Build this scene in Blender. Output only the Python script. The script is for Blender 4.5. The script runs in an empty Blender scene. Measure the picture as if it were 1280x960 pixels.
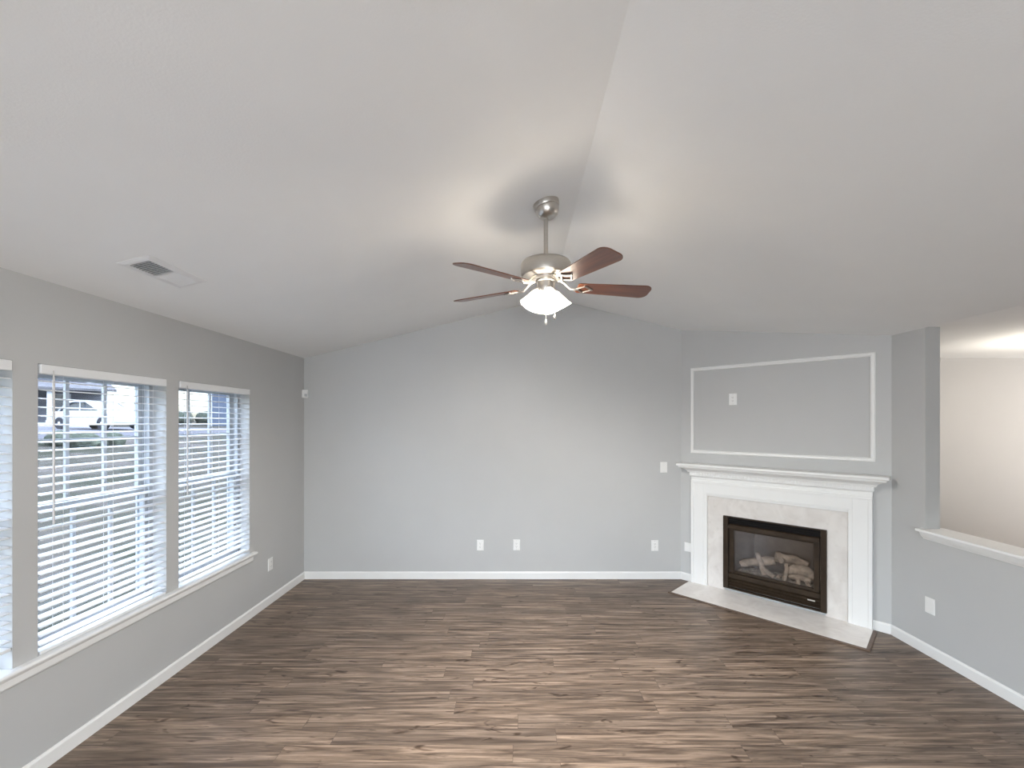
import bpy, bmesh, math, random
from mathutils import Vector, Matrix

random.seed(7)
R = math.radians
sc = bpy.context.scene
C = sc.collection

# ------------------------------------------------------------------ camera
cam_data = bpy.data.cameras.new('camera')
cam_data.sensor_width = 36.0
cam_data.lens = 36.0 * 540.0 / 1280.0
cam_data.shift_x = -8.0 / 1280.0
cam_data.shift_y = 48.0 / 1280.0
cam_data.clip_start = 0.02
cam_data.clip_end = 500
cam = bpy.data.objects.new('camera', cam_data)
cam.location = (0, 0, 1.73)
cam.rotation_euler = (R(90), 0, 0)
C.objects.link(cam)
sc.camera = cam

# ------------------------------------------------------------------ exposure, sky, sun, large lights
sc.view_settings.view_transform = 'Standard'
sc.view_settings.look = 'None'
sc.view_settings.exposure = 0.37
sc.view_settings.gamma = 1.0
sc.view_settings.use_curve_mapping = False
sc.cycles.use_denoising = True
sc.cycles.max_bounces = 14
sc.cycles.diffuse_bounces = 8
sc.cycles.transparent_max_bounces = 24
sc.cycles.sample_clamp_indirect = 6.0

SKY_STRENGTH = 1.0
SKY_HORIZON = 0.085
SKY_ZENITH = 5.6
FAN_POINT = 56.0       # watts per bulb
SHADE_GLOW = 5.0
REAR_FILL = 44.0
FLOOR_FILL = 250.0
REAR_FILL_PANEL = 165.0
DINING_LAMP = 17.0
DINING_UPLIGHT = 37.0
DINING_FILL = 44.0

world = bpy.data.worlds.new('world')
sc.world = world
world.use_nodes = True
wn = world.node_tree.nodes
wl = world.node_tree.links
wn.clear()
w_out = wn.new('ShaderNodeOutputWorld')
w_bg = wn.new('ShaderNodeBackground')
w_sky = wn.new('ShaderNodeTexSky')
w_sky.sky_type = 'NISHITA'
w_sky.sun_disc = False
w_sky.sun_elevation = R(38)
w_sky.sun_rotation = R(60)
w_sky.air_density = 1.0
w_sky.dust_density = 0.5
w_sky.ozone_density = 1.0
w_bg.inputs['Strength'].default_value = SKY_STRENGTH
# brighter towards the zenith, as under thin cloud
w_tc = wn.new('ShaderNodeTexCoord')
w_sep = wn.new('ShaderNodeSeparateXYZ')
w_map = wn.new('ShaderNodeMapRange')
w_map.inputs['From Min'].default_value = 0.0
w_map.inputs['From Max'].default_value = 1.0
w_map.inputs['To Min'].default_value = SKY_HORIZON
w_map.inputs['To Max'].default_value = SKY_ZENITH
w_mul = wn.new('ShaderNodeMixRGB')
w_mul.blend_type = 'MULTIPLY'
w_mul.inputs[0].default_value = 1.0
wl.new(w_tc.outputs['Generated'], w_sep.inputs[0])
wl.new(w_sep.outputs['Z'], w_map.inputs['Value'])
w_hsv = wn.new('ShaderNodeHueSaturation')
w_hsv.inputs['Saturation'].default_value = 0.50
wl.new(w_sky.outputs[0], w_hsv.inputs['Color'])
wl.new(w_hsv.outputs[0], w_mul.inputs[1])
wl.new(w_map.outputs[0], w_mul.inputs[2])
wl.new(w_mul.outputs[0], w_bg.inputs['Color'])
wl.new(w_bg.outputs[0], w_out.inputs['Surface'])

sun_d = bpy.data.lights.new('sun', 'SUN')
sun_d.energy = 2.0
sun_d.angle = R(3)
sun_d.color = (1.0, 0.95, 0.88)
sun = bpy.data.objects.new('sun', sun_d)
sun.rotation_euler = (R(20), R(48), 0)     # shines from the far side of the house towards the street
C.objects.link(sun)


def area_light(name, loc, size, watts, color, rot=(0, 0, 0), size_y=None):
    d = bpy.data.lights.new(name, 'AREA')
    d.energy = watts
    d.color = color
    d.size = size
    if size_y:
        d.shape = 'RECTANGLE'
        d.size_y = size_y
    o = bpy.data.objects.new(name, d)
    o.location = loc
    o.rotation_euler = rot
    C.objects.link(o)
    return o


def point_light(name, loc, watts, color, radius):
    d = bpy.data.lights.new(name, 'POINT')
    d.energy = watts
    d.color = color
    d.shadow_soft_size = radius
    o = bpy.data.objects.new(name, d)
    o.location = loc
    C.objects.link(o)
    return o


# ------------------------------------------------------------------ materials
def new_mat(name):
    m = bpy.data.materials.new(name)
    m.use_nodes = True
    nt = m.node_tree
    b = nt.nodes['Principled BSDF']
    return m, nt, b


def simple(name, col, rough=0.5, metal=0.0, var=0.0, vscale=8.0, bump=0.0, bscale=200.0, spec=0.5, coat=0.0, stretch=None):
    m, nt, b = new_mat(name)
    b.inputs['Base Color'].default_value = (*col, 1)
    b.inputs['Roughness'].default_value = rough
    b.inputs['Metallic'].default_value = metal
    b.inputs['Specular IOR Level'].default_value = spec
    b.inputs['Coat Weight'].default_value = coat
    tc = nt.nodes.new('ShaderNodeTexCoord')
    vec = tc.outputs['Object']
    if stretch:
        mp = nt.nodes.new('ShaderNodeMapping')
        mp.inputs['Scale'].default_value = stretch
        nt.links.new(vec, mp.inputs['Vector'])
        vec = mp.outputs[0]
    if var:
        n = nt.nodes.new('ShaderNodeTexNoise')
        n.inputs['Scale'].default_value = vscale
        n.inputs['Detail'].default_value = 5
        nt.links.new(vec, n.inputs['Vector'])
        r = nt.nodes.new('ShaderNodeValToRGB')
        r.color_ramp.elements[0].position = 0.3
        r.color_ramp.elements[1].position = 0.7
        r.color_ramp.elements[0].color = (*[max(0, c * (1 - var)) for c in col], 1)
        r.color_ramp.elements[1].color = (*[min(1, c * (1 + var)) for c in col], 1)
        nt.links.new(n.outputs[0], r.inputs[0])
        nt.links.new(r.outputs[0], b.inputs['Base Color'])
    if bump:
        n2 = nt.nodes.new('ShaderNodeTexNoise')
        n2.inputs['Scale'].default_value = bscale
        n2.inputs['Detail'].default_value = 3
        nt.links.new(vec, n2.inputs['Vector'])
        bp = nt.nodes.new('ShaderNodeBump')
        bp.inputs['Strength'].default_value = bump
        bp.inputs['Distance'].default_value = 0.002
        nt.links.new(n2.outputs[0], bp.inputs['Height'])
        nt.links.new(bp.outputs[0], b.inputs['Normal'])
    return m


M = {}
M['wall'] = simple('grey wall paint', (0.500, 0.503, 0.501), 0.62, var=0.012, vscale=3, bump=0.12, bscale=160, spec=0.35)
M['ceiling'] = simple('ceiling paint', (0.815, 0.82, 0.815), 0.8, var=0.01, vscale=3, bump=0.25, bscale=120, spec=0.2)
M['dining_wall'] = simple('pale wall paint', (0.54, 0.525, 0.51), 0.6, var=0.012, vscale=3, bump=0.1, bscale=160, spec=0.3)
M['trim'] = simple('white semi gloss trim paint', (0.80, 0.80, 0.79), 0.32, var=0.01, vscale=5, spec=0.5)
M['vinyl'] = simple('vinyl greyed for shade', (0.44, 0.46, 0.48), 0.38, var=0.01, vscale=9)  # shade of the backlit frames is put into the colour as grey
M['blind'] = simple('white blind slat', (0.80, 0.81, 0.82), 0.42, var=0.01, vscale=9)
M['cord'] = simple('white woven cord', (0.72, 0.73, 0.74), 0.8, var=0.05, vscale=200)
M['wand'] = simple('clear grey plastic wand', (0.58, 0.57, 0.57), 0.25, var=0.02, vscale=20)
M['plate'] = simple('white plastic plate', (0.80, 0.80, 0.79), 0.35, var=0.01, vscale=20)
M['slot'] = simple('dark slot', (0.03, 0.03, 0.03), 0.6, var=0.1, vscale=50)
M['nickel'] = simple('brushed nickel', (0.56, 0.53, 0.49), 0.30, metal=1.0, var=0.05, vscale=30, stretch=(1, 1, 12))
M['screw'] = simple('steel screw', (0.5, 0.5, 0.5), 0.35, metal=1.0, var=0.05, vscale=60)
M['black_metal'] = simple('black bronze steel', (0.030, 0.019, 0.011), 0.42, metal=0.0, var=0.25, vscale=14, spec=0.25)
M['black_flat'] = simple('matt black steel', (0.006, 0.005, 0.005), 0.7, var=0.2, vscale=20, spec=0.2)
M['firebrick'] = simple('grey refractory panel', (0.20, 0.175, 0.16), 0.9, var=0.15, vscale=9, bump=0.4, bscale=40)
M['log'] = simple('ceramic log', (0.42, 0.355, 0.30), 0.9, var=0.45, vscale=16, bump=0.8, bscale=45)
M['ember'] = simple('grey ember bed', (0.30, 0.28, 0.26), 0.95, var=0.4, vscale=40, bump=0.8, bscale=70)
M['badge'] = simple('silver badge', (0.7, 0.68, 0.64), 0.3, metal=0.6, var=0.03, vscale=60)
M['duct'] = simple('dark duct', (0.03, 0.03, 0.032), 0.8, var=0.1, vscale=20)
M['register'] = simple('white enamel register', (0.72, 0.72, 0.72), 0.4, var=0.01, vscale=20)
M['border_wood'] = simple('dark wood edging', (0.13, 0.085, 0.06), 0.45, var=0.3, vscale=14, stretch=(1.0, 8, 8))
# outside
M['asphalt'] = simple('pale asphalt', (0.05, 0.05, 0.056), 0.9, spec=0.0, var=0.08, vscale=1.5)
M['concrete'] = simple('pale concrete drive', (0.065, 0.065, 0.072), 0.9, spec=0.0, var=0.06, vscale=2)
M['siding_grey'] = simple('grey lap siding', (0.075, 0.08, 0.095), 0.8, spec=0.0, var=0.05, vscale=2)
M['siding_blue'] = simple('blue lap siding', (0.055, 0.066, 0.090), 0.8, spec=0.0, var=0.05, vscale=2)
M['roof'] = simple('grey shingles', (0.06, 0.06, 0.065), 0.9, spec=0.0, var=0.15, vscale=3)
M['white_paint'] = simple('white exterior paint', (0.30, 0.31, 0.33), 0.6, spec=0.0, var=0.02, vscale=3)
M['dark_glass'] = simple('dark window glass', (0.05, 0.06, 0.075), 0.08, var=0.1, vscale=2, spec=0.6)
M['car_paint'] = simple('white car paint', (0.32, 0.33, 0.35), 0.22, spec=0.0, var=0.01, vscale=2, coat=0.6)
M['tyre'] = simple('black tyre rubber', (0.03, 0.03, 0.035), 0.85, spec=0.0, var=0.1, vscale=20)
M['alloy'] = simple('grey wheel alloy', (0.45, 0.46, 0.48), 0.35, metal=0.8, spec=0.0, var=0.05, vscale=20)
M['hedge'] = simple('dull green leaves', (0.030, 0.035, 0.028), 0.9, spec=0.0, var=0.45, vscale=6, bump=1.0, bscale=12)
M['bark'] = simple('grey bark', (0.16, 0.13, 0.11), 0.9, spec=0.0, var=0.3, vscale=9, bump=0.6, bscale=25)
M['brick'] = simple('pale foundation brick', (0.38, 0.36, 0.36), 0.9, spec=0.0, var=0.15, vscale=9)


def glass_mat(name, fac, tint=(1, 1, 1), rough=0.0):
    m = bpy.data.materials.new(name)
    m.use_nodes = True
    nt = m.node_tree
    nt.nodes.clear()
    o = nt.nodes.new('ShaderNodeOutputMaterial')
    mix = nt.nodes.new('ShaderNodeMixShader')
    t = nt.nodes.new('ShaderNodeBsdfTransparent')
    t.inputs[0].default_value = (*tint, 1)
    g = nt.nodes.new('ShaderNodeBsdfGlossy')
    g.inputs['Roughness'].default_value = rough
    fr = nt.nodes.new('ShaderNodeLayerWeight')
    pw = nt.nodes.new('ShaderNodeMath')
    pw.operation = 'POWER'
    pw.inputs[1].default_value = 4.5
    nt.links.new(fr.outputs['Facing'], pw.inputs[0])
    mul = nt.nodes.new('ShaderNodeMath')
    mul.operation = 'MULTIPLY_ADD'
    mul.inputs[1].default_value = 0.7
    mul.inputs[2].default_value = 0.04 * fac
    nt.links.new(pw.outputs[0], mul.inputs[0])
    nt.links.new(mul.outputs[0], mix.inputs[0])
    nt.links.new(t.outputs[0], mix.inputs[1])
    nt.links.new(g.outputs[0], mix.inputs[2])
    nt.links.new(mix.outputs[0], o.inputs[0])
    return m


M['glass'] = glass_mat('window glass', 1.0, (0.93, 0.96, 0.98))
M['fire_glass'] = glass_mat('fireplace glass', 2.4, (0.88, 0.86, 0.84), 0.02)


def shade_mat():
    m = bpy.data.materials.new('lit frosted glass')
    m.use_nodes = True
    nt = m.node_tree
    b = nt.nodes['Principled BSDF']
    b.inputs['Base Color'].default_value = (0.9, 0.88, 0.84, 1)
    b.inputs['Roughness'].default_value = 0.4
    b.inputs['Emission Color'].default_value = (1.0, 0.93, 0.82, 1)
    b.inputs['Emission Strength'].default_value = SHADE_GLOW
    # frosted glass lets part of the bulb's light straight through
    mix = nt.nodes.new('ShaderNodeMixShader')
    tr = nt.nodes.new('ShaderNodeBsdfTransparent')
    tr.inputs[0].default_value = (1.0, 0.96, 0.90, 1)
    mix.inputs[0].default_value = 0.17
    nt.links.new(b.outputs[0], mix.inputs[1])
    nt.links.new(tr.outputs[0], mix.inputs[2])
    nt.links.new(mix.outputs[0], nt.nodes['Material Output'].inputs['Surface'])
    return m


M['shade'] = shade_mat()


def floor_mat():
    m, nt, b = new_mat('brown grey plank flooring')
    N = nt.nodes.new
    L = nt.links.new
    tc = N('ShaderNodeTexCoord')
    br = N('ShaderNodeTexBrick')
    br.offset = 0.0
    br.offset_frequency = 2
    br.inputs['Scale'].default_value = 1.0
    br.inputs['Brick Width'].default_value = 1.22
    br.inputs['Row Height'].default_value = 0.122
    br.inputs['Mortar Size'].default_value = 0.0012
    br.inputs['Mortar Smooth'].default_value = 0.2
    br.inputs['Bias'].default_value = 0.0
    br.inputs['Color1'].default_value = (0, 0, 0, 1)
    br.inputs['Color2'].default_value = (1, 1, 1, 1)
    br.inputs['Mortar'].default_value = (0.3, 0.3, 0.3, 1)
    # each row of planks starts at its own random place
    sp = N('ShaderNodeSeparateXYZ')
    L(tc.outputs['Object'], sp.inputs[0])
    dv = N('ShaderNodeMath'); dv.operation = 'DIVIDE'; dv.inputs[1].default_value = 0.122
    L(sp.outputs['Y'], dv.inputs[0])
    fl = N('ShaderNodeMath'); fl.operation = 'FLOOR'
    L(dv.outputs[0], fl.inputs[0])
    wn_ = N('ShaderNodeTexWhiteNoise'); wn_.noise_dimensions = '1D'
    L(fl.outputs[0], wn_.inputs['W'])
    sh = N('ShaderNodeMath'); sh.operation = 'MULTIPLY_ADD'; sh.inputs[1].default_value = 1.22
    L(wn_.outputs['Value'], sh.inputs[0]); L(sp.outputs['X'], sh.inputs[2])
    cb = N('ShaderNodeCombineXYZ')
    L(sh.outputs[0], cb.inputs['X']); L(sp.outputs['Y'], cb.inputs['Y'])
    L(cb.outputs[0], br.inputs['Vector'])
    # every plank gets its own stretch of grain
    off = N('ShaderNodeVectorMath')
    off.operation = 'MULTIPLY_ADD'
    off.inputs[1].default_value = (13.0, 7.0, 5.0)
    L(br.outputs['Color'], off.inputs[0])
    L(tc.outputs['Object'], off.inputs[2])

    def grain(sx, sy, scale, detail, dist):
        mp = N('ShaderNodeMapping')
        mp.inputs['Scale'].default_value = (sx, sy, 1)
        L(off.outputs[0], mp.inputs['Vector'])
        n = N('ShaderNodeTexNoise')
        n.inputs['Scale'].default_value = scale
        n.inputs['Detail'].default_value = detail
        n.inputs['Roughness'].default_value = 0.6
        n.inputs['Distortion'].default_value = dist
        L(mp.outputs[0], n.inputs['Vector'])
        return n.outputs[0]

    g1 = grain(1.1, 17, 1.9, 7, 0.9)      # broad streaks
    g2 = grain(1.6, 60, 2.0, 4, 0.2)      # fine grain
    g3 = grain(3.0, 12, 1.7, 2, 1.0)      # knots and dark flecks
    r1 = N('ShaderNodeValToRGB')
    e = r1.color_ramp.elements
    e[0].position, e[0].color = 0.33, (0.070, 0.049, 0.036, 1)
    e[1].position, e[1].color = 0.68, (0.33, 0.250, 0.190, 1)
    x = r1.color_ramp.elements.new(0.50)
    x.color = (0.165, 0.122, 0.092, 1)
    L(g1, r1.inputs[0])
    mf = N('ShaderNodeMixRGB')
    mf.blend_type = 'OVERLAY'
    mf.inputs[0].default_value = 0.6
    L(r1.outputs[0], mf.inputs[1])
    L(g2, mf.inputs[2])
    # dark flecks
    rk = N('ShaderNodeValToRGB')
    rk.color_ramp.elements[0].position, rk.color_ramp.elements[0].color = 0.28, (0.38, 0.34, 0.31, 1)
    rk.color_ramp.elements[1].position, rk.color_ramp.elements[1].color = 0.38, (1, 1, 1, 1)
    L(g3, rk.inputs[0])
    mk = N('ShaderNodeMixRGB')
    mk.blend_type = 'MULTIPLY'
    mk.inputs[0].default_value = 1.0
    L(mf.outputs[0], mk.inputs[1])
    L(rk.outputs[0], mk.inputs[2])
    # plank to plank tone
    rp = N('ShaderNodeValToRGB')
    rp.color_ramp.elements[0].color = (0.87, 0.87, 0.88, 1)
    rp.color_ramp.elements[1].color = (1.10, 1.08, 1.06, 1)
    L(br.outputs['Color'], rp.inputs[0])
    mp2 = N('ShaderNodeMixRGB')
    mp2.blend_type = 'MULTIPLY'
    mp2.inputs[0].default_value = 1.0
    L(mk.outputs[0], mp2.inputs[1])
    L(rp.outputs[0], mp2.inputs[2])
    # seams
    ms = N('ShaderNodeMixRGB')
    ms.blend_type = 'MIX'
    ms.inputs[2].default_value = (0.05, 0.037, 0.03, 1)
    sf = N('ShaderNodeMath')
    sf.operation = 'MULTIPLY'
    sf.inputs[1].default_value = 0.6
    L(br.outputs['Fac'], sf.inputs[0])
    L(sf.outputs[0], ms.inputs[0])
    L(mp2.outputs[0], ms.inputs[1])
    L(ms.outputs[0], b.inputs['Base Color'])
    b.inputs['Roughness'].default_value = 0.36
    b.inputs['Specular IOR Level'].default_value = 0.28
    bp = N('ShaderNodeBump')
    bp.inputs['Strength'].default_value = 0.15
    bp.inputs['Distance'].default_value = 0.002
    L(g2, bp.inputs['Height'])
    L(bp.outputs[0], b.inputs['Normal'])
    return m


M['floor'] = floor_mat()


def marble_mat(name, k):
    m, nt, b = new_mat(name)
    N = nt.nodes.new
    L = nt.links.new
    tc = N('ShaderNodeTexCoord')
    n = N('ShaderNodeTexNoise')
    n.inputs['Scale'].default_value = 5
    n.inputs['Detail'].default_value = 8
    n.inputs['Distortion'].default_value = 1.4
    L(tc.outputs['Object'], n.inputs['Vector'])
    r = N('ShaderNodeValToRGB')
    e = r.color_ramp.elements
    e[0].position, e[0].color = 0.32, (0.66 * k, 0.625 * k, 0.595 * k, 1)
    e[1].position, e[1].color = 0.62, (0.75 * k, 0.72 * k, 0.69 * k, 1)
    L(n.outputs[0], r.inputs[0])
    v = N('ShaderNodeTexVoronoi')
    v.inputs['Scale'].default_value = 14
    L(tc.outputs['Object'], v.inputs['Vector'])
    r2 = N('ShaderNodeValToRGB')
    r2.color_ramp.elements[0].position, r2.color_ramp.elements[0].color = 0.08, (0.93, 0.925, 0.915, 1)
    r2.color_ramp.elements[1].position, r2.color_ramp.elements[1].color = 0.25, (1, 1, 1, 1)
    L(v.outputs['Distance'], r2.inputs[0])
    mx = N('ShaderNodeMixRGB')
    mx.blend_type = 'MULTIPLY'
    mx.inputs[0].default_value = 0.8
    L(r.outputs[0], mx.inputs[1])
    L(r2.outputs[0], mx.inputs[2])
    L(mx.outputs[0], b.inputs['Base Color'])
    b.inputs['Roughness'].default_value = 0.22
    return m


M['marble'] = marble_mat('pale beige marble tile', 0.97)
M['hearth_marble_lit'] = marble_mat('pale marble lightened for the hearth', 1.16)  # lightened copy of the tile marble, making up for weak light here


def blade_mat():
    m, nt, b = new_mat('cherry wood fan blade')
    N = nt.nodes.new
    L = nt.links.new
    tc = N('ShaderNodeTexCoord')
    mp = N('ShaderNodeMapping')
    mp.inputs['Scale'].default_value = (2, 30, 30)
    L(tc.outputs['Object'], mp.inputs['Vector'])
    n = N('ShaderNodeTexNoise')
    n.inputs['Scale'].default_value = 1.5
    n.inputs['Detail'].default_value = 5
    L(mp.outputs[0], n.inputs['Vector'])
    r = N('ShaderNodeValToRGB')
    e = r.color_ramp.elements
    e[0].position, e[0].color = 0.3, (0.085, 0.022, 0.009, 1)
    e[1].position, e[1].color = 0.7, (0.17, 0.052, 0.020, 1)
    L(n.outputs[0], r.inputs[0])
    L(r.outputs[0], b.inputs['Base Color'])
    b.inputs['Roughness'].default_value = 0.3
    b.inputs['Coat Weight'].default_value = 0.4
    b.inputs['Coat Roughness'].default_value = 0.25
    return m


M['blade'] = blade_mat()


def lawn_mat():
    m, nt, b = new_mat('dry winter lawn')
    N = nt.nodes.new
    L = nt.links.new
    tc = N('ShaderNodeTexCoord')
    n = N('ShaderNodeTexNoise')
    n.inputs['Scale'].default_value = 0.35
    n.inputs['Detail'].default_value = 9
    n.inputs['Roughness'].default_value = 0.72
    L(tc.outputs['Object'], n.inputs['Vector'])
    r = N('ShaderNodeValToRGB')
    e = r.color_ramp.elements
    e[0].position, e[0].color = 0.36, (0.014, 0.017, 0.012, 1)
    e[1].position, e[1].color = 0.62, (0.045, 0.040, 0.037, 1)
    x = e.new(0.5)
    x.color = (0.028, 0.027, 0.023, 1)
    L(n.outputs[0], r.inputs[0])
    L(r.outputs[0], b.inputs['Base Color'])
    b.inputs['Roughness'].default_value = 0.95
    b.inputs['Specular IOR Level'].default_value = 0.0
    return m


M['lawn'] = lawn_mat()


# ------------------------------------------------------------------ mesh helpers
class MB:
    """collects shapes into one mesh"""

    def __init__(self):
        self.bm = bmesh.new()

    def box(self, x0, x1, y0, y1, z0, z1, mtx=None):
        if x0 > x1: x0, x1 = x1, x0
        if y0 > y1: y0, y1 = y1, y0
        if z0 > z1: z0, z1 = z1, z0
        v = [self.bm.verts.new((x, y, z)) for z in (z0, z1) for y in (y0, y1) for x in (x0, x1)]
        if mtx is not None:
            for q in v:
                q.co = mtx @ q.co
        for f in ((0, 2, 3, 1), (4, 5, 7, 6), (0, 1, 5, 4), (2, 6, 7, 3), (0, 4, 6, 2), (1, 3, 7, 5)):
            self.bm.faces.new([v[i] for i in f])
        return self

    def loft(self, rings, cap=True, closed=False):
        """rings: lists of points, each of equal length, joined in order"""
        vs = [[self.bm.verts.new(p) for p in r] for r in rings]
        n = len(vs[0])
        pairs = list(zip(vs[:-1], vs[1:]))
        if closed:
            pairs.append((vs[-1], vs[0]))
        for a, b in pairs:
            for i in range(n):
                j = (i + 1) % n
                self.bm.faces.new((a[i], a[j], b[j], b[i]))
        if cap and not closed:
            self.bm.faces.new(list(reversed(vs[0])))
            self.bm.faces.new(vs[-1])
        return self

    def stack(self, levels, u0, u1, y0, y1, mtx=None):
        """levels (z, o): a rectangle that grows by o at both ends and at its front (y0 side)"""
        rings = []
        for z, o in levels:
            r = [(u0 - o, y0 - o, z), (u1 + o, y0 - o, z), (u1 + o, y1, z), (u0 - o, y1, z)]
            rings.append([mtx @ Vector(p) for p in r] if mtx is not None else r)
        return self.loft(rings)

    def lathe(self, prof, seg=32, mtx=None, cap=True):
        rings = []
        for r, z in prof:
            ring = []
            for k in range(seg):
                a = 2 * math.pi * k / seg
                p = Vector((r * math.cos(a), r * math.sin(a), z))
                ring.append(mtx @ p if mtx is not None else p)
            rings.append(ring)
        return self.loft(rings, cap=cap)

    def tube(self, pts, radius, seg=10):
        pts = [Vector(p) for p in pts]
        rad = radius if isinstance(radius, (list, tuple)) else [radius] * len(pts)
        rings = []
        for i, p in enumerate(pts):
            t = (pts[min(i + 1, len(pts) - 1)] - pts[max(i - 1, 0)]).normalized()
            a = Vector((0, 0, 1)) if abs(t.z) < 0.9 else Vector((1, 0, 0))
            s = t.cross(a).normalized()
            u = s.cross(t)
            rings.append([p + rad[i] * (math.cos(2 * math.pi * k / seg) * s + math.sin(2 * math.pi * k / seg) * u) for k in range(seg)])
        return self.loft(rings)

    def prism(self, poly, axis, a0, a1, mtx=None):
        """poly: 2D outline in the other two axes, extruded along axis"""
        def p3(q, a):
            x, y = q
            v = {'x': (a, x, y), 'y': (x, a, y), 'z': (x, y, a)}[axis]
            v = Vector(v)
            return mtx @ v if mtx is not None else v
        return self.loft([[p3(q, a0) for q in poly], [p3(q, a1) for q in poly]])

    def build(self, name, mat, parent=None, bevel=0.0, smooth=None, loc=None, rot=None, seg=2):
        bmesh.ops.recalc_face_normals(self.bm, faces=self.bm.faces[:])
        me = bpy.data.meshes.new(name)
        self.bm.to_mesh(me)
        self.bm.free()
        me.materials.append(mat)
        if smooth is not None:
            for p in me.polygons:
                p.use_smooth = True
            me.set_sharp_from_angle(angle=R(smooth))
        o = bpy.data.objects.new(name, me)
        C.objects.link(o)
        if loc: o.location = loc
        if rot: o.rotation_euler = rot
        if parent: o.parent = parent
        if bevel:
            md = o.modifiers.new('bevel', 'BEVEL')
            md.width = bevel
            md.segments = seg
            md.limit_method = 'ANGLE'
            md.angle_limit = R(40)
        return o


def tag(o, label, cat, group=None):
    o['label'] = label
    o['category'] = cat
    if group: o['group'] = group
    return o


def empty(name, label, cat, loc=(0, 0, 0), rot=(0, 0, 0), group=None):
    o = bpy.data.objects.new(name, None)
    o.location = loc
    o.rotation_euler = rot
    C.objects.link(o)
    return tag(o, label, cat, group)


def struct(o, label=None):
    o['kind'] = 'structure'
    if label: o['label'] = label
    return o


# ------------------------------------------------------------------ room dimensions (metres, camera at x=0, y=0, z=1.73)
XL, XR = -2.372, 3.05          # left and right wall faces
YB, YR = 4.78, -3.4            # back wall, rear wall behind the camera
ZW = 2.44                      # wall height at the eaves
XA, ZA = 0.363, 3.106          # ridge
AX, AY = 1.80, 4.78            # back end of the angled fireplace wall
BX, BY = 3.05, 3.53            # its right end
SL = (ZA - ZW) / (XA - XL)
SR = (ZA - ZW) / (XR - XA)
XO = 7.4                       # far side of the room beyond the half wall
YJ = 3.236                     # jamb where the half wall begins
TW = 0.108                     # right wall thickness
WT = 0.185                     # left wall thickness

# floor
mb = MB(); mb.box(XL - 0.25, XO + 0.2, YR - 0.2, YB + 0.2, -0.12, 0.0)
struct(mb.build('floor', M['floor']), 'brown grey wood plank floor with dark knots')

# ceiling: two slopes and the flat ceiling over the next room
mb = MB()
mb.prism([(XL - 0.3, ZW - 0.3 * SL), (XA, ZA), (XR, ZW), (XR, ZW + 0.12), (XA, ZA + 0.14), (XL - 0.3, ZW + 0.14)], 'y', YR - 0.3, YB + 0.3)
struct(mb.build('ceiling', M['ceiling']), 'white vaulted ceiling rising to a ridge')
mb = MB(); mb.box(XR, XO + 0.2, YR - 0.3, YB + 0.3, ZW + 0.005, ZW + 0.12)
struct(mb.build('ceiling_side', M['ceiling']), 'flat ceiling of the room beyond the half wall')

# back wall
mb = MB()
mb.prism([(XL - 0.3, -0.1), (XR + 0.3, -0.1), (XR + 0.3, ZW + 0.02), (XR, ZW + 0.02), (XA, ZA + 0.02), (XL, ZW + 0.02), (XL - 0.3, ZW)], 'y', YB, YB + 0.2)
struct(mb.build('wall_back', M['wall']), 'grey back wall under the vaulted ceiling')

# left wall with three window openings
WINS = [(1.245, 2.025), (2.133, 2.911), (3.017, 3.812)]
WZ0, WZ1 = 0.57, 2.022
mb = MB()
ys = [YR - 0.2] + [v for w in WINS for v in w] + [YB + 0.2]
for a, b in zip(ys[0::2], ys[1::2]):
    mb.box(XL - WT, XL, a, b, -0.1, ZW + 0.02)
for a, b in WINS:
    mb.box(XL - WT, XL, a, b, -0.1, WZ0 - 0.012)
    mb.box(XL - WT, XL, a, b, WZ1, ZW + 0.02)
struct(mb.build('wall_left', M['wall']), 'grey left wall with three windows')

# angled fireplace wall: root frame has x along the wall, y into the wall (negative y is the room)
FP_ROT = (0, 0, R(-45))
FP_LOC = (AX, AY, 0)
FPM = Matrix.Translation(FP_LOC) @ Matrix.Rotation(R(-45), 4, 'Z')
WU = math.hypot(BX - AX, BY - AY)
FU0, FU1, FZ0, FZ1 = 0.475, 1.318, 0.06, 0.76     # firebox opening
def top_at(u, y):
    p = FPM @ Vector((u, y, 0))
    return ZA - SR * abs(p.x - XA) + 0.02
mb = MB()
def wall_piece(u0, u1, z0, z1):
    if z1 is not None:
        mb.box(u0, u1, 0, 0.1, z0, z1)
    else:
        ring0 = [(u0, 0, z0), (u1, 0, z0), (u1, 0.1, z0), (u0, 0.1, z0)]
        ring1 = [(u, y, top_at(u, y)) for u, y, z in ring0]
        mb.loft([ring0, ring1])
wall_piece(0, FU0, -0.1, None)
wall_piece(FU1, WU, -0.1, None)
wall_piece(FU0, FU1, -0.1, FZ0)
wall_piece(FU0, FU1, FZ1, None)
struct(mb.build('wall_corner', M['wall'], loc=FP_LOC, rot=FP_ROT), 'grey angled wall above and around the fireplace')

# right wall: full-height piece and half wall
mb = MB()
mb.box(XR, XR + TW, YJ, YB, -0.1, ZW + 0.02)
mb.box(XR, XR + TW, YR, YJ, -0.1, 0.86)
mb.box(XR, XR + TW, YR, -0.8, 0.86, ZW + 0.02)
struct(mb.build('wall_right', M['wall']), 'grey right wall with a tall jamb and a half wall')

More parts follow.
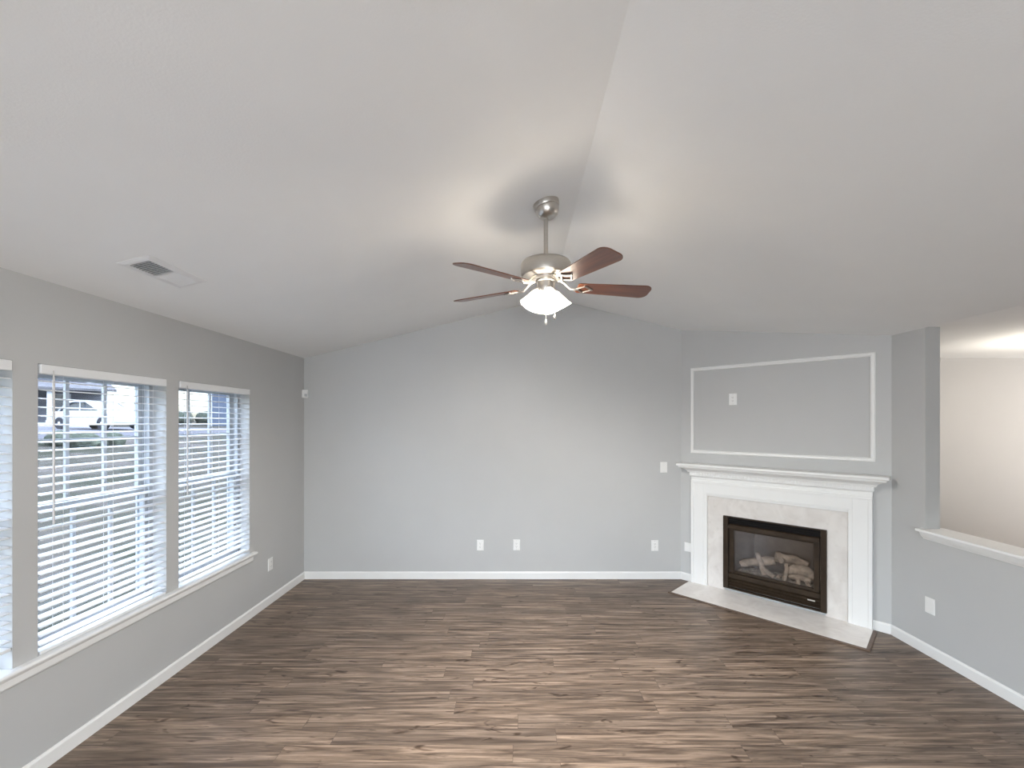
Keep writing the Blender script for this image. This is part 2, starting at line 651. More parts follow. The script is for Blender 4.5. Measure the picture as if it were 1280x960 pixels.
# rear wall behind the camera with an added wide glazed opening, and the far walls of the next room
mb = MB()
DX0, DX1, DZ = -2.2, 1.4, 2.15
mb.box(XL - 0.2, DX0, YR - 0.16, YR, -0.1, 2.5)
mb.box(DX1, XO + 0.2, YR - 0.16, YR, -0.1, 2.5)
mb.box(DX0, DX1, YR - 0.16, YR, DZ, 2.5)
mb.box(XL - 0.2, XR, YR - 0.16, YR, 2.4, 3.2)
struct(mb.build('wall_rear', M['wall']), 'grey rear wall behind the camera')
mb = MB(); mb.box(XR + TW, XO + 0.2, YB + 0.03, YB + 0.23, -0.1, 2.5)
struct(mb.build('wall_far', M['dining_wall']), 'pale wall seen over the half wall')
mb = MB(); mb.box(XO, XO + 0.2, YR, YB + 0.1, -0.1, 2.5)
struct(mb.build('wall_side', M['dining_wall']), 'side wall of the room beyond the half wall')

# unseen glazed doors, added to the rear wall to let in daylight
dr = bpy.data.objects.new('door_1', None); C.objects.link(dr); dr.location = (0, YR - 0.08, 0)
struct(dr, 'added glazed doors behind the camera that let in daylight')
mb = MB()
for x0, x1 in ((DX0, DX0 + 0.07), (DX1 - 0.07, DX1), (-0.45, -0.35)):
    mb.box(x0, x1, -0.05, 0.05, 0.0, DZ)
mb.box(DX0, DX1, -0.05, 0.05, DZ - 0.07, DZ); mb.box(DX0, DX1, -0.05, 0.05, 0, 0.09)
mb.build('door_frame', M['trim'], dr)
for x0, x1 in ((DX0 + 0.07, -0.45), (-0.35, DX1 - 0.07)):
    mb = MB(); mb.box(x0, x1, -0.004, 0.004, 0.09, DZ - 0.07)
    mb.build('door_glass', M['glass'], dr)

# ------------------------------------------------------------------ baseboards
BB = [(0, 0), (0.0, 0.080), (0.006, 0.080), (0.013, 0.068), (0.013, 0)]
def board_along_y(mb, x, sgn, y0, y1):
    mb.prism([(x + sgn * d, z) for d, z in BB], 'y', y0, y1)
mb = MB(); board_along_y(mb, XL, 1, YR, YB)
struct(mb.build('baseboard_left', M['trim']), 'white baseboard along the left wall')
mb = MB(); mb.prism([(YB - d, z) for d, z in BB], 'x', XL, AX + 0.01)
struct(mb.build('baseboard_back', M['trim']), 'white baseboard along the back wall')
mb = MB(); board_along_y(mb, XR, -1, YR, BY + 0.003)
struct(mb.build('baseboard_right', M['trim']), 'white baseboard along the right half wall')
mb = MB()
mb.prism([(-d, z) for d, z in BB], 'x', -0.004, 0.13); mb.prism([(-d, z) for d, z in BB], 'x', 1.65, WU + 0.004)
struct(mb.build('baseboard_corner', M['trim'], loc=FP_LOC, rot=FP_ROT), 'short white baseboards beside the fireplace')

# ledge on the half wall
def ledge():
    mb = MB()
    y1 = YJ + 0.012
    mb.box(XR - 0.052, XR + TW + 0.052, -0.8, y1 + 0.02, 0.912, 0.932)
    prof = [(0.0, 0.856), (0.008, 0.856), (0.012, 0.866), (0.022, 0.874), (0.032, 0.89), (0.038, 0.902), (0.042, 0.912), (0.0, 0.912)]
    mb.prism([(XR - d, z) for d, z in prof], 'y', -0.8, y1)
    mb.prism([(XR + TW + d, z) for d, z in prof], 'y', -0.8, y1)
    mb.box(XR, XR + TW, -0.8, YJ, 0.855, 0.915)
    o = mb.build('trim_1', M['trim'], bevel=0.003)
    struct(o, 'white moulded ledge capping the right half wall')
ledge()

# window stool and apron under the three windows
mb = MB()
nose = [(XL - 0.10, WZ0 - 0.02), (XL + 0.030, WZ0 - 0.02), (XL + 0.038, WZ0 - 0.014), (XL + 0.040, WZ0 - 0.006), (XL + 0.036, WZ0 + 0.001), (XL + 0.028, WZ0 + 0.004), (XL - 0.10, WZ0 + 0.004)]
nose2 = [(max(x, XL - 0.001), z) for x, z in nose]
for a, b in WINS:
    mb.box(XL - 0.10, XL + 0.004, a + 0.001, b - 0.001, WZ0 - 0.018, WZ0 + 0.0035)
mb.prism(nose2, 'y', 1.15, 3.872)
apr = [(XL, 0.495), (XL + 0.010, 0.495), (XL + 0.016, 0.505), (XL + 0.016, 0.535), (XL + 0.022, 0.545), (XL + 0.022, 0.552), (XL, 0.552)]
mb.prism(apr, 'y', 1.18, 3.842)
struct(mb.build('trim_2', M['trim'], bevel=0.0015), 'white window sill and apron running under all three windows')

# ------------------------------------------------------------------ windows
def window(n, a, b):
    root = bpy.data.objects.new('window_%d' % n, None)
    C.objects.link(root)
    root.location = (XL - WT, (a + b) / 2, WZ0)
    struct(root, ['double hung window at the left edge of the photo', 'wide double hung window with a white car beyond it', 'double hung window nearest the corner of the room'][n - 1])
    h = (b - a) / 2
    H = WZ1 - WZ0
    # frame, x measured inward from the outer wall face
    mb = MB()
    fx0, fx1 = 0.0, 0.098
    mb.box(fx0, fx1, -h, -h + 0.022, 0, H); mb.box(fx0, fx1, h - 0.022, h, 0, H)
    mb.box(fx0, fx1, -h, h, H - 0.022, H); mb.box(fx0, fx1, -h, h, 0, 0.022)
    for s in (-1, 1):                     # stepped jamb tracks
        y = s * (h - 0.022)
        mb.box(0.088, 0.098, y, y - s * 0.012, 0.022, H - 0.022)
        mb.box(0.050, 0.056, y, y - s * 0.012, 0.022, H - 0.022)
        mb.box(0.008, 0.018, y, y - s * 0.012, 0.022, H - 0.022)
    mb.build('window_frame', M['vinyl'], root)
    zm = 1.277 - WZ0
    sw = 0.034
    yi = h - 0.024

    def sash(name, x0, x1, z0, z1):
        mb = MB()
        mb.box(x0, x1, -yi, -yi + sw, z0, z1); mb.box(x0, x1, yi - sw, yi, z0, z1)
        mb.box(x0, x1, -yi + sw, yi - sw, z0, z0 + sw); mb.box(x0, x1, -yi + sw, yi - sw, z1 - sw, z1)
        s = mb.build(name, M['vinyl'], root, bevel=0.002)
        xm = (x0 + x1) / 2
        mb = MB(); mb.box(xm - 0.002, xm + 0.002, -yi + sw, yi - sw, z0 + sw, z1 - sw)
        mb.build('pane', M['glass'], s)
        mb = MB()
        for t in (1 / 3, 2 / 3):
            y = (-yi + sw) + 2 * (yi - sw) * t
            mb.box(xm - 0.007, xm + 0.007, y - 0.010, y + 0.010, z0 + sw, z1 - sw)
        zc = (z0 + z1) / 2
        mb.box(xm - 0.0065, xm + 0.0065, -yi + sw, yi - sw, zc - 0.010, zc + 0.010)
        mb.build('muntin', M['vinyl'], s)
    sash('upper_sash', 0.020, 0.046, zm - 0.016, H - 0.023)
    sash('lower_sash', 0.058, 0.084, 0.023, zm + 0.018)

for i, (a, b) in enumerate(WINS):
    window(i + 1, a, b)

# ------------------------------------------------------------------ blinds
def blind(a, b, label, wand_y, bottom):
    root = empty('window_blind', label, 'blind', (XL - 0.022, (a + b) / 2, WZ1), group='horizontal blinds in the three windows')
    h = (b - a) / 2 - 0.006
    mb = MB()
    mb.box(-0.030, 0.030, -h, h, -0.050, -0.002)
    mb.build('headrail', M['blind'], root, bevel=0.003)
    mb = MB()
    pitch = 0.0438
    z = -0.085
    tilt = R(6)
    zs = []
    zend = bottom - WZ1 + 0.030
    while z > zend:
        zs.append(z); z -= pitch
    for zz in zs:
        m = Matrix.Translation((0, 0, zz)) @ Matrix.Rotation(tilt, 4, 'Y')
        poly = []
        for k in range(7):
            x = -0.0255 + 0.051 * k / 6
            poly.append((x, 0.0022 * (1 - (x / 0.0255) ** 2) + 0.0014))
        for k in range(6, -1, -1):
            x = -0.0255 + 0.051 * k / 6
            poly.append((x, 0.0022 * (1 - (x / 0.0255) ** 2) - 0.0014))
        mb.prism(poly, 'y', -h + 0.003, h - 0.003, m)
    mb.build('slats', M['blind'], root)
    mb = MB(); mb.box(-0.026, 0.026, -h + 0.002, h - 0.002, bottom - WZ1 + 0.002, bottom - WZ1 + 0.018)
    mb.build('bottom_rail', M['blind'], root, bevel=0.003)
    for t in (-0.72, 0.0, 0.72):
        mb = MB()
        for x in (-0.0275, 0.0275):
            mb.tube([(x, h * t, -0.05), (x, h * t, bottom - WZ1 + 0.012)], 0.0009, 6)
        for zz in zs:
            d = 0.0275 * math.sin(tilt)
            mb.tube([(-0.0275, h * t, zz + d - 0.003), (0.0275, h * t, zz - d - 0.003)], 0.0006, 5)
        mb.build('ladder_cord', M['cord'], root)
    if wand_y is not None:
        y = wand_y - (a + b) / 2
        mb = MB()
        mb.tube([(0.038, y, -0.030), (0.038, y, -0.055)], 0.0025, 6)
        mb.tube([(0.038, y, -0.055), (0.038, y, -0.075), (0.038, y, -0.80), (0.038, y, -0.81)], [0.003, 0.0052, 0.0052, 0.003], 6)
        mb.build('tilt_wand', M['wand'], root)
    return root

blind(*WINS[0], 'white slatted blind at the left edge of the photo', None, 0.66)
blind(*WINS[1], 'white slatted blind with a white car visible behind its slats', 2.19, 0.574)
blind(*WINS[2], 'white slatted blind in the window nearest the room corner', 3.075, 0.60)

# ------------------------------------------------------------------ wall plates
def plate(kind, label, loc, rotz, w=0.076, h=0.118, name='wall_outlet', cat='outlet', group=None):
    """faces local -y"""
    root = empty(name, label, cat, loc, (0, 0, rotz), group)
    mb = MB()
    rings = []
    for y, s in ((0.0, 0.0), (-0.003, 0.0), (-0.006, 0.004)):
        rings.append([(-w / 2 + s, y, -h / 2 + s), (w / 2 - s, y, -h / 2 + s), (w / 2 - s, y, h / 2 - s), (-w / 2 + s, y, h / 2 - s)])
    mb.loft(rings)
    mb.build('cover_plate', M['plate'], root)
    if kind == 'duplex':
        for z in (-0.0205, 0.0205):
            mb = MB()
            pts = []
            for k in range(20):
                a = 2 * math.pi * k / 20
                pts.append((0.0172 * math.cos(a), z + max(-0.0135, min(0.0135, 0.0172 * math.sin(a)))))
            mb.prism(pts, 'y', -0.0085, -0.005)
            r = mb.build('receptacle', M['plate'], root)
            mb = MB()
            for x in (-0.0065, 0.0065):
                mb.box(x - 0.0011, x + 0.0011, -0.0090, -0.0083, z, z + 0.008)
            mb.lathe([(0.0024, 0), (0.0024, 0.0007)], 10, Matrix.Translation((0, -0.0083, z - 0.0065)) @ Matrix.Rotation(R(90), 4, 'X'))
            mb.build('slot', M['slot'], r)
        mb = MB(); mb.lathe([(0.003, 0), (0.003, 0.0012)], 10, Matrix.Translation((0, -0.0058, 0)) @ Matrix.Rotation(R(90), 4, 'X'))
        mb.build('screw', M['screw'], root)
    elif kind in ('decora', 'rocker'):
        mb = MB(); mb.box(-0.0168, 0.0168, -0.0085, -0.005, -0.0335, 0.0335)
        r = mb.build('receptacle' if kind == 'decora' else 'rocker', M['plate'], root, bevel=0.001)
        mb = MB()
        if kind == 'decora':
            for z in (-0.017, 0.017):
                for x in (-0.0065, 0.0065):
                    mb.box(x - 0.0011, x + 0.0011, -0.0090, -0.0083, z, z + 0.008)
                mb.lathe([(0.0024, 0), (0.0024, 0.0007)], 10, Matrix.Translation((0, -0.0083, z - 0.0065)) @ Matrix.Rotation(R(90), 4, 'X'))
            mb.build('slot', M['slot'], r)
        else:
            mb.loft([[(-0.0145, -0.0083, -0.030), (0.0145, -0.0083, -0.030), (0.0145, -0.0083, 0.030), (-0.0145, -0.0083, 0.030)],
                     [(-0.0145, -0.0088, -0.030), (0.0145, -0.0088, -0.030), (0.0145, -0.0125, 0.030), (-0.0145, -0.0125, 0.030)]])
            mb.build('paddle', M['plate'], r)
        for z in (-0.048, 0.048):
            mb = MB(); mb.lathe([(0.0028, 0), (0.0028, 0.0012)], 10, Matrix.Translation((0, -0.0058, z)) @ Matrix.Rotation(R(90), 4, 'X'))
            mb.build('screw', M['screw'], root)
    elif kind == 'coax':
        mb = MB(); mb.lathe([(0.009, 0), (0.009, 0.002), (0.005, 0.002), (0.005, 0.010), (0.002, 0.010), (0.002, 0.007)], 12, Matrix.Translation((0, -0.0055, 0)) @ Matrix.Rotation(R(90), 4, 'X'))
        mb.build('cable_jack', M['screw'], root)
        for z in (-0.030, 0.030):
            mb = MB(); mb.lathe([(0.0028, 0), (0.0028, 0.0012)], 10, Matrix.Translation((0, -0.0058, z)) @ Matrix.Rotation(R(90), 4, 'X'))
            mb.build('screw', M['screw'], root)
    else:
        for z in (-0.030, 0.030):
            mb = MB(); mb.lathe([(0.0028, 0), (0.0028, 0.0012)], 10, Matrix.Translation((0, -0.0058, z)) @ Matrix.Rotation(R(90), 4, 'X'))
            mb.build('screw', M['plate'], root)
    return root

def on_corner(u, z):
    p = FPM @ Vector((u, 0, z))
    return tuple(p)

plate('duplex', 'leftmost of the low white plates on the back wall, a duplex outlet', (-0.422, YB, 0.372), 0)
plate('decora', 'low white outlet plate just left of the middle of the back wall', (-0.020, YB, 0.374), 0)
plate('decora', 'low white outlet plate on the back wall beneath the light switch', (1.508, YB, 0.368), 0)
plate('rocker', 'white rocker light switch high on the back wall beside the mantel', (1.608, YB, 1.234), 0, name='light_switch', cat='switch')
plate('decora', 'small white outlet plate inside the white panel moulding', on_corner(0.543, 1.965), R(-45))
plate('blank', 'white plate on the angled wall half hidden by the left mantel leg', on_corner(0.085, 0.366), R(-45), w=0.092, h=0.098, name='wall_plate', cat='wall plate')
plate('duplex', 'white duplex outlet on the left wall beyond the windows', (XL, 4.13, 0.376), R(90))
plate('blank', 'blank white plate low on the right half wall under the ledge', (XR, 3.20, 0.372), R(-90), name='wall_plate', cat='wall plate')

# corner motion sensor
ms = empty('motion_sensor', 'small white motion sensor in the corner of the left and back walls', 'sensor', (XL, YB, 2.044), (0, 0, R(-45)))
mb = MB()
# local -y points out of the corner ( toward +x -y in the room )
ring = lambda z, s: [(-0.030 * s - 0.004, -0.030, z), (-0.020 * s, -0.052 * s, z), (0.020 * s, -0.052 * s, z), (0.030 * s + 0.004, -0.030, z), (0.0, -0.002, z)]
mb.loft([ring(-0.044, 0.8), ring(-0.036, 1.0), ring(0.038, 1.0), ring(0.044, 0.9)])
mb.build('sensor_body', M['plate'], ms, rot=(0, 0, R(90)))
mb = MB(); mb.box(-0.014, 0.014, -0.056, -0.048, -0.030, -0.002)
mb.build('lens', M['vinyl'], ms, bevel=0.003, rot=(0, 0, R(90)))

# ------------------------------------------------------------------ panel moulding over the mantel
pm = empty('panel_moulding', 'white rectangular panel moulding on the angled wall above the mantel', 'moulding', (FPM @ Vector((0.888, 0, 1.858))), FP_ROT)
def strip(name, along, u0, u1, z0, z1):
    w = 0.036
    prof = [(0, 0), (0.004, -0.010), (0.012, -0.014), (0.022, -0.012), (0.030, -0.017), (w, -0.012), (w, 0)]   # (in from the outer edge, y)
    mb = MB()
    r0, r1 = [], []
    for d, y in prof:
        if along == 'top':
            r0.append((u0 + d, y, z1 - d)); r1.append((u1 - d, y, z1 - d))
        elif along == 'bottom':
            r0.append((u0 + d, y, z0 + d)); r1.append((u1 - d, y, z0 + d))
        elif along == 'left':
            r0.append((u0 + d, y, z0 + d)); r1.append((u0 + d, y, z1 - d))
        else:
            r0.append((u1 - d, y, z0 + d)); r1.append((u1 - d, y, z1 - d))
    mb.loft([r0, r1])
    mb.build(name, M['trim'], pm)
for nm, al in (('top_rail', 'top'), ('bottom_rail', 'bottom'), ('side_rail', 'left'), ('side_rail', 'right')):
    strip(nm, al, -0.780, 0.780, -0.460, 0.460)

# ------------------------------------------------------------------ hearth
he = empty('hearth', 'pale marble hearth slab on the floor before the fireplace', 'hearth', FP_LOC, FP_ROT)
HU0, HU1, HD = 0.105, 1.655, 0.455
mb = MB(); mb.box(HU0, HU1, -HD, -0.002, 0.0, 0.012)
mb.build('marble_slab', M['hearth_marble_lit'], he, bevel=0.002)
bw = 0.026
mb = MB()
mb.prism([(HU0 - bw, -HD - bw), (HU1 + bw, -HD - bw), (HU1, -HD), (HU0, -HD)], 'z', 0.0, 0.011)
mb.prism([(HU0 - bw, -HD - bw), (HU0, -HD), (HU0, -0.05), (HU0 - bw, -0.05)], 'z', 0.0, 0.011)
mb.prism([(HU1 + bw, -HD - bw), (HU1 + bw, -0.05), (HU1, -0.05), (HU1, -HD)], 'z', 0.0, 0.011)
mb.build('wood_border', M['border_wood'], he, bevel=0.003)

# ------------------------------------------------------------------ mantel
mt = empty('fireplace_mantel', 'white painted wooden mantel with moulded shelf around the fireplace', 'mantel', FP_LOC, FP_ROT)
U0, U1 = 0.130, 1.650
IU0, IU1, IZ = 0.296, 1.487, 0.957
D0 = 0.046
ZF = 0.012
# casing legs
for s, (a, b) in ((-1, (U0, IU0)), (1, (IU1, U1))):
    mb = MB()
    mb.box(a, b, -D0 + 0.008, 0, ZF, 1.17)
    o0 = a if s < 0 else b
    ii = b if s < 0 else a
    mb.box(o0, o0 - s * 0.028, -D0 - 0.006, -0.002, ZF, 1.085)         # outer back band
    mb.box(o0 - s * 0.028, ii + s * 0.030, -D0 + 0.002, -0.002, ZF, 1.10)
    mb.box(ii + s * 0.018, ii, -D0 + 0.018, -0.002, ZF, IZ)
    mb.build('mantel_leg', M['trim'], mt, bevel=0.003)
mb = MB()
mb.box(IU0, IU1, -D0 + 0.008, 0, IZ + 0.018, 1.17)
mb.box(IU0 - 0.02, IU1 + 0.02, -D0 + 0.018, -0.002, IZ, IZ + 0.02)
mb.box(IU0 - 0.03, IU1 + 0.03, -D0 + 0.002, -0.002, IZ + 0.030, 1.086)
mb.box(U0 + 0.001, U1 - 0.001, -D0 - 0.006, -0.002, 1.085, 1.115)
mb.build('frieze', M['trim'], mt, bevel=0.003)
mb = MB()
mb.stack([(1.150, 0.0), (1.156, 0.006), (1.164, 0.012), (1.170, 0.012), (1.170, 0.010), (1.196, 0.010), (1.196, 0.024), (1.203, 0.028),
          (1.210, 0.030), (1.220, 0.040), (1.232, 0.058), (1.242, 0.080), (1.248, 0.094), (1.256, 0.098), (1.262, 0.098)], U0, U1, -D0, 0)
mb.build('crown_moulding', M['trim'], mt)
mb = MB()
n = 56
for k in range(n):
    u = U0 - 0.016 + (U1 - U0 + 0.032) * (k + 0.5) / n
    mb.box(u - 0.008, u + 0.008, -D0 - 0.020, -D0 - 0.009, 1.174, 1.196)
mb.build('dentil_row', M['trim'], mt)
mb = MB()
mb.stack([(1.262, 0.102), (1.266, 0.112), (1.276, 0.116), (1.286, 0.114), (1.291, 0.108)], U0, U1, -D0, -0.001)
mb.build('mantel_shelf', M['trim'], mt)

# marble facing inside the mantel
ts = empty('marble_surround', 'beige marble tile facing between the white mantel and black firebox', 'tile surround', FP_LOC, FP_ROT)
mb = MB()
g = 0.0
JU = 0.445, 1.345
mb.box(IU0 - 0.012, JU[0] - g + 0.02, -0.014, -0.001, ZF, 0.766)
mb.box(JU[1] + g - 0.02, IU1 + 0.012, -0.014, -0.001, ZF, 0.766)
mb.box(IU0 - 0.012, IU1 + 0.012, -0.014, -0.001, 0.766, IZ + 0.012)
mb.build('facing_tiles', M['marble'], ts)

# ------------------------------------------------------------------ gas fireplace insert
gf = empty('gas_fireplace', 'black framed gas fireplace insert with glass front and ceramic logs', 'fireplace', FP_LOC, FP_ROT)
GU0, GU1, GZ0, GZ1 = 0.457, 1.334, 0.040, 0.776
def rect_frame(mb, u0, u1, z0, z1, wl_, wr_, wb_, wt_, y0, y1):
    mb.box(u0, u0 + wl_, y0, y1, z0, z1); mb.box(u1 - wr_, u1, y0, y1, z0, z1)
    mb.box(u0 + wl_, u1 - wr_, y0, y1, z0, z0 + wb_); mb.box(u0 + wl_, u1 - wr_, y0, y1, z1 - wt_, z1)
mb = MB(); rect_frame(mb, GU0, GU1, GZ0, GZ1, 0.046, 0.046, 0.014, 0.012, -0.034, -0.0005)
mb.build('outer_frame', M['black_metal'], gf, bevel=0.003)
# dark air gap above the door
mb = MB(); mb.box(GU0 + 0.046, GU1 - 0.046, -0.004, 0.02, 0.690, GZ1 - 0.012)
for k in range(2):
    z = 0.712 + 0.022 * k
    mb.box(GU0 + 0.046, GU1 - 0.046, -0.016, -0.004, z, z + 0.004)
mb.build('air_slot', M['black_flat'], gf)
# hood
mb = MB()
mb.prism([(0.0, 0.700), (-0.030, 0.694), (-0.052, 0.664), (-0.052, 0.656), (-0.026, 0.656), (0.0, 0.660)], 'x', GU0 + 0.052, GU1 - 0.052)
mb.build('hood', M['black_metal'], gf, bevel=0.002)
# door frame and glass
mb = MB(); rect_frame(mb, GU0 + 0.056, GU1 - 0.056, 0.205, 0.660, 0.042, 0.042, 0.024, 0.024, -0.016, 0.010)
df = mb.build('door_frame', M['black_metal'], gf, bevel=0.003)
mb = MB(); mb.box(GU0 + 0.094, GU1 - 0.094, -0.001, 0.003, 0.226, 0.640)
mb.build('door_glass', M['fire_glass'], df)
# lower louvres
mb = MB(); mb.box(GU0 + 0.046, GU1 - 0.046, 0.0, 0.012, GZ0 + 0.01, 0.206)
for z in (0.070, 0.098, 0.126):
    mb.prism([(-0.002, z), (-0.024, z - 0.004), (-0.026, z), (-0.004, z + 0.018)], 'x', GU0 + 0.048, GU1 - 0.048)
mb.prism([(0.0, 0.150), (-0.022, 0.150), (-0.026, 0.156), (-0.026, 0.194), (-0.020, 0.200), (0.0, 0.200)], 'x', GU0 + 0.048, GU1 - 0.048)
mb.build('lower_louvre', M['black_metal'], gf, bevel=0.001)
mb = MB(); mb.box(1.190, 1.248, -0.029, -0.024, 0.118, 0.130)
mb.build('badge', M['badge'], gf, bevel=0.001)
# firebox shell
mb = MB()
bx0, bx1, bz0, bz1, by = FU0 + 0.02, FU1 - 0.02, 0.19, 0.70, 0.36
outer = [(bx0, 0.012), (bx1, 0.012), (bx1 - 0.14, by), (bx0 + 0.14, by)]
t = 0.01
mb.loft([[(bx0, 0.012, bz0), (bx0, 0.012, bz1), (bx0 - t, 0.012, bz1), (bx0 - t, 0.012, bz0)], [(bx0 + 0.14, by, bz0), (bx0 + 0.14, by, bz1), (bx0 + 0.14 - t, by, bz1), (bx0 + 0.14 - t, by, bz0)]])
mb.loft([[(bx1, 0.012, bz0), (bx1, 0.012, bz1), (bx1 + t, 0.012, bz1), (bx1 + t, 0.012, bz0)], [(bx1 - 0.14, by, bz0), (bx1 - 0.14, by, bz1), (bx1 - 0.14 + t, by, bz1), (bx1 - 0.14 + t, by, bz0)]])
mb.box(bx0 + 0.13, bx1 - 0.13, by, by + t, bz0, bz1)
mb.box(bx0 - t, bx1 + t, 0.012, by + t, bz0 - t, bz0)
mb.box(bx0 - t, bx1 + t, 0.012, by + t, bz1, bz1 + t)
mb.build('firebox', M['firebrick'], gf)
# ember bed
mb = MB()
nx, ny = 26, 10
grid = [[(bx0 + 0.06 + (bx1 - bx0 - 0.12) * i / nx, 0.04 + 0.20 * j / ny,
          bz0 + 0.036 + 0.020 * math.sin(i * 1.9 + j) * math.cos(j * 2.3 - i * 0.7) if 0 < i < nx and 0 < j < ny else bz0 + 0.012) for i in range(nx + 1)] for j in range(ny + 1)]
vv = [[mb.bm.verts.new(p) for p in row] for row in grid]
for j in range(ny):
    for i in range(nx):
        mb.bm.faces.new((vv[j][i], vv[j][i + 1], vv[j + 1][i + 1], vv[j + 1][i]))
mb.build('ember_bed', M['ember'], gf, smooth=60)
def log(pts, rad, seed):
    rnd = random.Random(seed)
    mb = MB()
    P = []; Q = []
    n = 9
    for i in range(n + 1):
        t = i / n * (len(pts) - 1)
        k = min(int(t), len(pts) - 2); f = t - k
        p = Vector(pts[k]).lerp(Vector(pts[k + 1]), f)
        r = rad[k] * (1 - f) + rad[k + 1] * f
        P.append(p); Q.append(r * rnd.uniform(0.9, 1.1))
    mb.tube(P, Q, 14)
    for v in mb.bm.verts:
        v.co += Vector((rnd.uniform(-1, 1), rnd.uniform(-1, 1), rnd.uniform(-1, 1))) * 0.004
    mb.build('ceramic_log', M['log'], gf, smooth=55)
zb = bz0 + 0.04
log([(0.585, 0.085, zb + 0.050), (0.68, 0.11, zb + 0.085), (0.80, 0.15, zb + 0.115), (0.875, 0.17, zb + 0.13)], [0.030, 0.042, 0.045, 0.04], 1)      # back left
log([(0.87, 0.22, zb + 0.16), (1.02, 0.23, zb + 0.15), (1.15, 0.22, zb + 0.12)], [0.045, 0.05, 0.045], 2)        # back middle
log([(0.735, 0.105, zb + 0.195), (0.775, 0.08, zb + 0.11), (0.815, 0.06, zb + 0.0)], [0.016, 0.026, 0.026], 3)  # leaning
log([(0.80, 0.06, zb + 0.075), (0.85, 0.05, zb + 0.035), (0.90, 0.045, zb + 0.005)], [0.017, 0.021, 0.02], 4)
log([(0.945, 0.10, zb + 0.165), (0.955, 0.13, zb + 0.155)], [0.026, 0.026], 5)
log([(1.00, 0.10, zb + 0.05), (1.06, 0.11, zb + 0.105), (1.15, 0.12, zb + 0.10), (1.225, 0.11, zb + 0.06)], [0.030, 0.05, 0.052, 0.04], 6)   # right
log([(1.03, 0.05, zb + 0.045), (1.12, 0.05, zb + 0.055), (1.20, 0.06, zb + 0.045)], [0.02, 0.026, 0.024], 7)
log([(0.995, 0.085, zb + 0.15), (1.00, 0.06, zb + 0.08), (0.99, 0.045, zb + 0.0)], [0.014, 0.02, 0.018], 8)
log([(1.10, 0.045, zb + 0.04), (1.105, 0.035, zb - 0.01)], [0.020, 0.018], 9)
log([(1.17, 0.045, zb + 0.035), (1.19, 0.04, zb - 0.012)], [0.020, 0.017], 10)
log([(0.925, 0.045, zb + 0.02), (0.955, 0.045, zb + 0.012)], [0.018, 0.016], 11)

# ------------------------------------------------------------------ ceiling register
vx, vy = -1.928, 2.362
vz = ZA - SL * (XA - vx)
ang = -math.atan(SL)
vr = empty('ceiling_register', 'white ceiling air register with dark louvres on the left slope', 'vent', (vx, vy, vz), (0, ang, 0))
VL, VW = 0.180, 0.062          # half sizes along y and x
mb = MB()
fr = [(-VW - 0.02, -VL - 0.02), (VW + 0.02, -VL - 0.02), (VW + 0.02, VL + 0.02), (-VW - 0.02, VL + 0.02)]
def ringz(s, z):
    return [(-VW - s, -VL - s, z), (VW + s, -VL - s, z), (VW + s, VL + s, z), (-VW - s, VL + s, z)]
mb.loft([ringz(0.022, 0.0), ringz(0.022, -0.002), ringz(0.004, -0.008), ringz(-0.012, -0.009), ringz(-0.012, 0.0)], cap=False, closed=True)
mb.box(-VW, VW, -0.007, 0.007, -0.009, -0.001)
mb.build('register_frame', M['register'], vr)
mb = MB()
mb.box(-VW + 0.004, VW - 0.004, -VL + 0.004, VL - 0.004, -0.0015, 0.0)
mb.build('duct_opening', M['duct'], vr)
mb = MB()
for half, tilt in ((-1, 52), (1, -38)):
    for k in range(9):
        y = half * (0.018 + 0.0175 * k)
        m = Matrix.Translation((0, y, -0.0065)) @ Matrix.Rotation(R(tilt), 4, 'X')
        mb.box(-VW + 0.010, VW - 0.010, -0.0080, 0.0080, -0.0006, 0.0006, m)
mb.build('louvre_blades', M['register'], vr)

# ------------------------------------------------------------------ ceiling fan
FX, FY = 0.167, 2.62
FZC = ZA - SL * (XA - FX)
fan = empty('ceiling_fan', 'brushed nickel ceiling fan with cherry blades and lit glass shades', 'ceiling fan', (FX, FY, FZC))
def zz(world_z):
    return world_z - FZC
# canopy, square to the slope of the ceiling
mb = MB()
cm = Matrix.Rotation(ang, 4, 'Y')
mb.lathe([(0.020, -0.092), (0.040, -0.090), (0.054, -0.080), (0.066, -0.058), (0.071, -0.036), (0.0715, -0.030), (0.076, -0.027), (0.079, -0.018), (0.080, 0.0)], 40, cm)
mb.build('canopy', M['nickel'], fan, smooth=35)
mb = MB(); mb.lathe([(0.016, zz(2.711)), (0.0135, zz(2.72)), (0.0135, -0.08)], 20)
mb.lathe([(0.024, zz(2.704)), (0.024, zz(2.726)), (0.018, zz(2.738))], 20)
mb.build('downrod', M['nickel'], fan, smooth=35)
mb = MB()
mb.lathe([(0.03, zz(2.589)), (0.085, zz(2.592)), (0.092, zz(2.606)), (0.140, zz(2.610)), (0.150, zz(2.618)), (0.153, zz(2.632)), (0.153, zz(2.684)), (0.150, zz(2.690)), (0.147, zz(2.692)), (0.143, zz(2.699)), (0.03, zz(2.708))], 48)
mb.build('motor_housing', M['nickel'], fan, smooth=30)
mb = MB()
mb.lathe([(0.02, zz(2.503)), (0.042, zz(2.508)), (0.052, zz(2.523)), (0.054, zz(2.548)), (0.054, zz(2.578)), (0.060, zz(2.583)), (0.060, zz(2.592))], 36)
mb.build('switch_housing', M['nickel'], fan, smooth=30)

